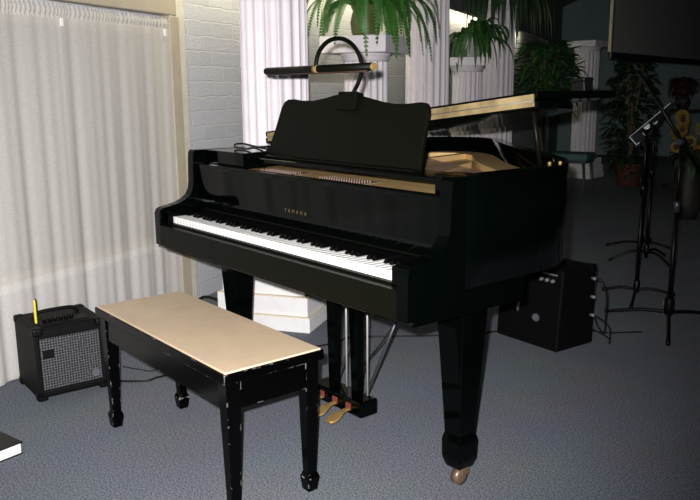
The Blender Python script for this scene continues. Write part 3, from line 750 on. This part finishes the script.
# ------------------------------------------------------------------ bass amplifier behind the piano
ax = Vector((.779, 1.602, 0)); 
ba = thing('bass_amplifier', 'large black amplifier cabinet with dark grille standing behind the piano', 'amplifier', ax, R(-4))
BW, BD, BH = .385, .265, .392          # local: front along -x, depth +y ; corner at origin
MB().prism([(0, .004), (.028, BH), (BD, BH), (BD, .004)], 'x', -BW, 0).build('cabinet', 'tolex', ba, bevel=.008)
g = MB().add([(-BW + .02, -.004, .03), (-.02, -.004, .03), (-.02, .0205, BH - .085), (-BW + .02, .0205, BH - .085), (-BW + .02, .004, .03), (-.02, .004, .03), (-.02, .0285, BH - .085), (-BW + .02, .0285, BH - .085)],
             [(0, 1, 2, 3), (4, 7, 6, 5), (0, 4, 5, 1), (1, 5, 6, 2), (2, 6, 7, 3), (3, 7, 4, 0)]).build('grille', 'cloth', ba, bevel=.002)
# emblem: a splayed leaf-like silver badge
def onfront(x, z, d=.001): return (x, -.004 + .0245 * (z - .03) / (BH - .115) - d, z)
def badge(cx, cz, w, h, n=9):
    pts = []
    for k in range(n * 2):
        a = 2 * PI * k / (n * 2); r = 1 if k % 2 == 0 else .78
        pts.append((cx + w * r * math.cos(a), cz + h * r * math.sin(a)))
    return MB().add([onfront(*p, .0045) for p in pts] + [onfront(*p, 0) for p in pts], [tuple(range(2 * n)), tuple(range(2 * n, 4 * n))[::-1]] + [(i, (i + 1) % (2 * n), 2 * n + (i + 1) % (2 * n), 2 * n + i) for i in range(2 * n)])
badge(-.135, .145, .024, .020).build('emblem', 'emblem', g)
MB().add([onfront(-.262, .165, .003), onfront(-.250, .150, .003), onfront(-.240, .195, .003), onfront(-.252, .200, .003), onfront(-.262, .165, 0), onfront(-.250, .150, 0), onfront(-.240, .195, 0), onfront(-.252, .200, 0)], [(0, 1, 2, 3), (4, 7, 6, 5), (0, 4, 5, 1), (1, 5, 6, 2), (2, 6, 7, 3), (3, 7, 4, 0)]).build('emblem', 'emblem', g)
def onpanel(x, z, d): return (x, .028 * (z - .012) / (BH - .012) - d, z)
pz = MB(); 
vs = [onpanel(x, z, d) for d in (.003, -.001) for x, z in ((-BW + .02, BH - .078), (-.02, BH - .078), (-.02, BH - .012), (-BW + .02, BH - .012))]
cp = pz.add(vs, [(0, 1, 2, 3), (4, 7, 6, 5), (0, 4, 5, 1), (1, 5, 6, 2), (2, 6, 7, 3), (3, 7, 4, 0)]).build('control_panel', 'cloth', ba)
for k in range(8):
    x = -.05 - k * .034; p = onpanel(x, BH - .055, .003)
    MB().lathe([(.010, 0), (.008, -.014)], 14, p, 'y').build('knob', 'dimsteel' if k < 3 else 'ampplastic', cp)
MB().add([onpanel(x, z, d) for d in (.0036, .003) for x, z in ((-.12, BH - .030), (-.03, BH - .030), (-.03, BH - .022), (-.12, BH - .022))], [(0, 1, 2, 3), (4, 7, 6, 5)]).build('name_strip', 'emblem', cp)
hp = bez([(-.29, .15, BH), (-.275, .15, BH + .012), (-BW / 2, .15, BH + .016), (-.11, .15, BH + .012), (-.095, .15, BH)], 5)
hm = MB(); hm.tube(hp, .011, 8); hm.build('handle', 'ampplastic', ba)
for x in (-BW, -.04):
    for y in (.004, BD - .04):
        MB().box(x - .003, x + .043, y, y + .043, BH - .036 if y > .1 else BH - .03, BH + .003).build('corner_guard', 'ampplastic', ba, bevel=.008) if y > .1 else None
for x in (-BW + .04, -.04):
    for y in (.04, BD - .04): MB().lathe([(.014, 0), (.016, .008)], 12, (x, y, 0)).build('foot', 'ampplastic', ba)
for zz in (.33, .24, .15): MB().lathe([(.008, 0), (.008, .022), (.004, .024)], 10, (.0, BD - .03, zz), 'x').build('jack_plug', 'dimsteel', ba)
bm_ = ba.matrix_basis.copy()
def BA(p): return Matrix.Translation(ax) @ Matrix.Rotation(R(-4), 4, 'Z') @ Vector(p)
cable('amp_cable', 'black cable looping from the back of the larger amplifier to the carpet', [BA((.024, BD - .03, .33)), BA((.05, BD - .02, .325)), BA((.065, BD, .25)), BA((.06, BD + .01, .14)), BA((.05, BD + .02, .06)), BA((.02, BD - .02, .10)) + Vector((.02, 0, 0)), BA((.03, BD - .03, .15)), BA((.07, BD + .03, .09)), BA((.06, BD + .05, .006)), BA((.0, BD + .12, .005)), BA((-.2, BD + .2, .005))], .004)
cable('instrument_cable', 'red cable hanging under the piano beside the larger amplifier', [(.36, 1.60, .005), (.33, 1.48, .02), (.365, 1.39, .07), (.42, 1.40, .15), (.50, 1.30, .40), (.56, 1.14, .60)], .004, 'red')
cable('floor_cable', 'black cable running straight across the carpet under the piano', [(-.05, .72, .004), (-.02, .90, .004), (-.03, 1.03, .004), (.114, 1.227, .004), (.234, 1.39, .004), (.36, 1.62, .004), (.50, 1.95, .004), (.74, 2.05, .004), (.86, 2.2, .004)], .004)
cable('hanging_cable', 'black cable hanging from the piano underside beside the pedal lyre', [(.74, .80, .60), (.72, .74, .45), (.64, .66, .25), (.55, .60, .10), (.50, .62, .006), (.40, .75, .005), (.25, .9, .005)], .0035)
cable('amp_power_cable', 'black power cable curving over the carpet under the bench', [(-.33, -.15, .005), (-.27, -.13, .005), (-.217, -.111, .005), (-.141, -.023, .005), (-.145, .03, .005), (-.152, .085, .005), (-.215, .155, .005), (-.33, .24, .005), (-.50, .40, .005), (-.62, .50, .005)], .0045)
cable('thin_cable', 'thin dark cable on the carpet behind the bench leg', [(-.38, -.02, .003), (-.30, .02, .003), (-.24, .06, .003), (-.28, .14, .003), (-.36, .22, .003), (-.50, .34, .003)], .0022)
cable('coiled_cable', 'black cable loop lying beside the stepped column plinth', [(-.96, .86, .01), (-.99, .80, .05), (-1.0, .74, .07), (-.98, .68, .05), (-.94, .66, .01), (-.88, .62, .006), (-.8, .56, .006)], .008)
cable('teal_cable', 'teal green cable on the floor beside the stepped column plinth', [(-1.02, .66, .006), (-.93, .655, .02), (-.86, .66, .025), (-.76, .67, .006), (-.68, .64, .006)], .006, 'teal')

# ------------------------------------------------------------------ music stands
def tripod_legs(t, hub, tips, m='standblack', r=.008, arch=.012):
    for tip in tips:
        a = Vector((0, 0, hub)); b_ = Vector((tip[0], tip[1], .010)); mid = a.lerp(b_, .45) + Vector((0, 0, arch))
        l = MB().tube(bez([a, mid, b_], 5), r, 8).build('leg', m, t)
        MB().lathe([(.011, .0), (.012, .022)], 10, (b_.x, b_.y, 0)).build('foot', m, l)
def music_stand(loc, tips, hz, label, desk_az, tilt=52, hub=.04, arch=.02):
    loc = Vector((*loc, 0)); v_ = loc - CAM; desk_az = math.atan2(v_.y, v_.x) + desk_az; t = thing('music_stand', label, 'music stand', loc, 0, 'black music stands')
    tripod_legs(t, hub, [(Vector((*p, 0)) - loc) for p in tips], r=.009, arch=arch)
    MB().lathe([(.016, hub - .02), (.019, hub - .01), (.019, hub + .05), (.012, hub + .06)], 14).build('hub', 'standblack', t)
    MB().tube([(0, 0, .03), (0, 0, .62)], .0125, 10).build('lower_tube', 'standblack', t)
    MB().tube([(0, 0, .60), (0, 0, hz)], .0085, 10).build('upper_tube', 'standblack', t)
    MB().lathe([(.016, .60), (.017, .65), (.012, .66)], 12).build('clutch', 'standblack', t)
    hd = MB().lathe([(.018, -.03), (.018, .03)], 14, (0, 0, 0), 'x').build('tilt_head', 'dimsteel', t); hd.location = (0, 0, hz); hd.rotation_euler = (0, 0, desk_az)
    # desk: local x = width, tilted plane
    d = MB().box(-.25, .25, -.004, .0, -.085, .185)
    d.box(-.25, .25, -.06, .0, -.089, -.083); d.box(-.25, .25, -.062, -.056, -.089, -.065)
    for xx in (-.12, 0, .12): d.box(xx - .02, xx + .02, 0, .002, .0, .1)
    o = d.build('desk', 'standgrey', t, bevel=.0015); o.location = (0, 0, hz + .01); o.rotation_euler = (R(tilt), 0, desk_az)
    return t
daz = R(-6)
music_stand((.427, 2.874), [(.255, 2.80), (.584, 2.56), (.60, 2.99)], 1.0, 'music stand of the three with the lowest, nearest tripod feet', daz, 47, .03, .014)
music_stand((-.013, 3.735), [(-.20, 3.58), (.22, 3.66), (-.03, 4.02)], .99, 'middle music stand, its desk just behind the front one', daz, 47, .075, .03)
music_stand((-.349, 4.244), [(-.53, 4.06), (-.15, 4.30), (-.42, 4.50)], .90, 'rearmost music stand, mostly hidden behind the other two', daz, 40, .03, .014)
# microphone stand
ml = Vector((.833, 2.509, 0))
ms = thing('microphone_stand', 'black tripod microphone stand with a long slanted boom', 'microphone stand', ml, 0)
tripod_legs(ms, .045, [Vector((.540, 2.385, 0)) - ml, Vector((1.035, 2.755, 0)) - ml, Vector((1.050, 2.115, 0)) - ml], r=.010)
MB().lathe([(.020, .03), (.026, .04), (.026, .11), (.018, .13)], 14).build('hub', 'ampplastic', ms)
MB().box(-.03, -.018, -.012, .012, .075, .105).build('knob', 'steel', ms, bevel=.003)
MB().tube([(0, 0, .03), (0, 0, .60)], .0125, 10).build('lower_tube', 'standblack', ms)
MB().tube([(0, 0, .58), (0, 0, .93)], .0085, 10).build('upper_tube', 'standblack', ms)
MB().lathe([(.017, .58), (.018, .63), (.012, .64)], 12).build('clutch', 'darksteel', ms)
MB().lathe([(.016, -.03), (.016, .03)], 12, (0, 0, .945), 'y').build('boom_clamp', 'darksteel', ms)
r2 = Vector((right.x, right.y, 0)).normalized()
e0 = Vector((0, 0, .945)) - r2 * .225 + Vector((0, 0, .33)); e1 = Vector((0, 0, .945)) + r2 * .17 - Vector((0, 0, .25))
bo_ = MB().tube([e0, e1], .009, 10).build('boom', 'standblack', ms)
MB().tube([e1, e1 + (e1 - e0).normalized() * .06], .022, 12).build('counterweight', 'standblack', bo_)

# ------------------------------------------------------------------ chair
ch = thing('chair', 'teal cushioned backless chair before the far short column', 'chair', at(571, 9.4), R(20))
ch['label'] = 'dim teal padded seat on thin legs before the far white column'
MB().box(-.24, .24, -.22, .22, .42, .50).build('seat', 'seat_teal', ch, bevel=.025, bseg=3)
MB().box(-.22, .22, -.20, .20, .395, .42).build('seat_frame', 'chairleg', ch, bevel=.004)
for sx in (-1, 1):
    for sy in (-1, 1): MB().tube([(sx * .19, sy * .17, .40), (sx * .23, sy * .21, 0)], [.016, .010], 8).build('leg', 'chairleg', ch)
# dark box on the lid
bx_loc = Matrix.Translation((0, 0, .990)) @ Matrix.Rotation(-LA, 4, 'Y') @ Vector((1.415, .80, .0505))
cb_ = thing('storage_box', 'small dark box sitting on the raised piano lid', 'box', bx_loc); cb_.rotation_euler = (0, -LA, 0)
MB().box(-.024, .024, -.024, .024, 0, .034).build('box_body', 'cover', cb_, bevel=.004)
MB().box(-.026, .026, -.026, .026, .032, .044).build('lid', 'cover', cb_, bevel=.004)

# ------------------------------------------------------------------ lights
def spot(loc, aim, power, size, blend, col, rad):
    l = bpy.data.lights.new('camera_flash', 'SPOT'); l.energy = power; l.spot_size = R(size); l.spot_blend = blend; l.color = col; l.shadow_soft_size = rad
    o = bpy.data.objects.new('camera_flash', l); C.objects.link(o); o.location = loc
    o.rotation_euler = (Vector(aim) - Vector(loc)).to_track_quat('-Z', 'Y').to_euler(); return o
fpos = CAM + up * .045 - right * .035
aimp = CAM - back * 4 - right * .55 + up * .15
spot(fpos, aimp, 770, 84, 1.0, (1, .965, .96), .012)
# fluorescent strip inside the cove
def area(t0, t1, s, z, power, col, aim):
    l = bpy.data.lights.new('cove_light', 'AREA'); l.shape = 'RECTANGLE'; l.size = t1 - t0; l.size_y = .06; l.energy = power; l.color = col
    o = bpy.data.objects.new('cove_light', l); C.objects.link(o); p = W(s, (t0 + t1) / 2, z); o.location = p
    zax = -(Vector(aim)).normalized(); xax = wd; yax = zax.cross(xax)
    o.matrix_world = Matrix(((xax.x, yax.x, zax.x, p.x), (xax.y, yax.y, zax.y, p.y), (xax.z, yax.z, zax.z, p.z), (0, 0, 0, 1)))
area(.7, 4.6, .15, 2.12, 25, (1, .88, .58), -wn - Vector((0, 0, .8)))
area(4.9, 10.2, .02, 2.08, 17, (1, .90, .62), -wn - Vector((0, 0, .25)))
w = bpy.data.worlds.new('World'); bpy.context.scene.world = w; w.use_nodes = True
w.node_tree.nodes['Background'].inputs[0].default_value = (.75, .9, 1, 1); w.node_tree.nodes['Background'].inputs[1].default_value = .009

vs_ = bpy.context.scene.view_settings
vs_.view_transform = 'Standard'; vs_.look = 'None'; vs_.gamma = 1; vs_.use_curve_mapping = False; vs_.exposure = 0
bpy.context.scene.display_settings.display_device = 'sRGB'
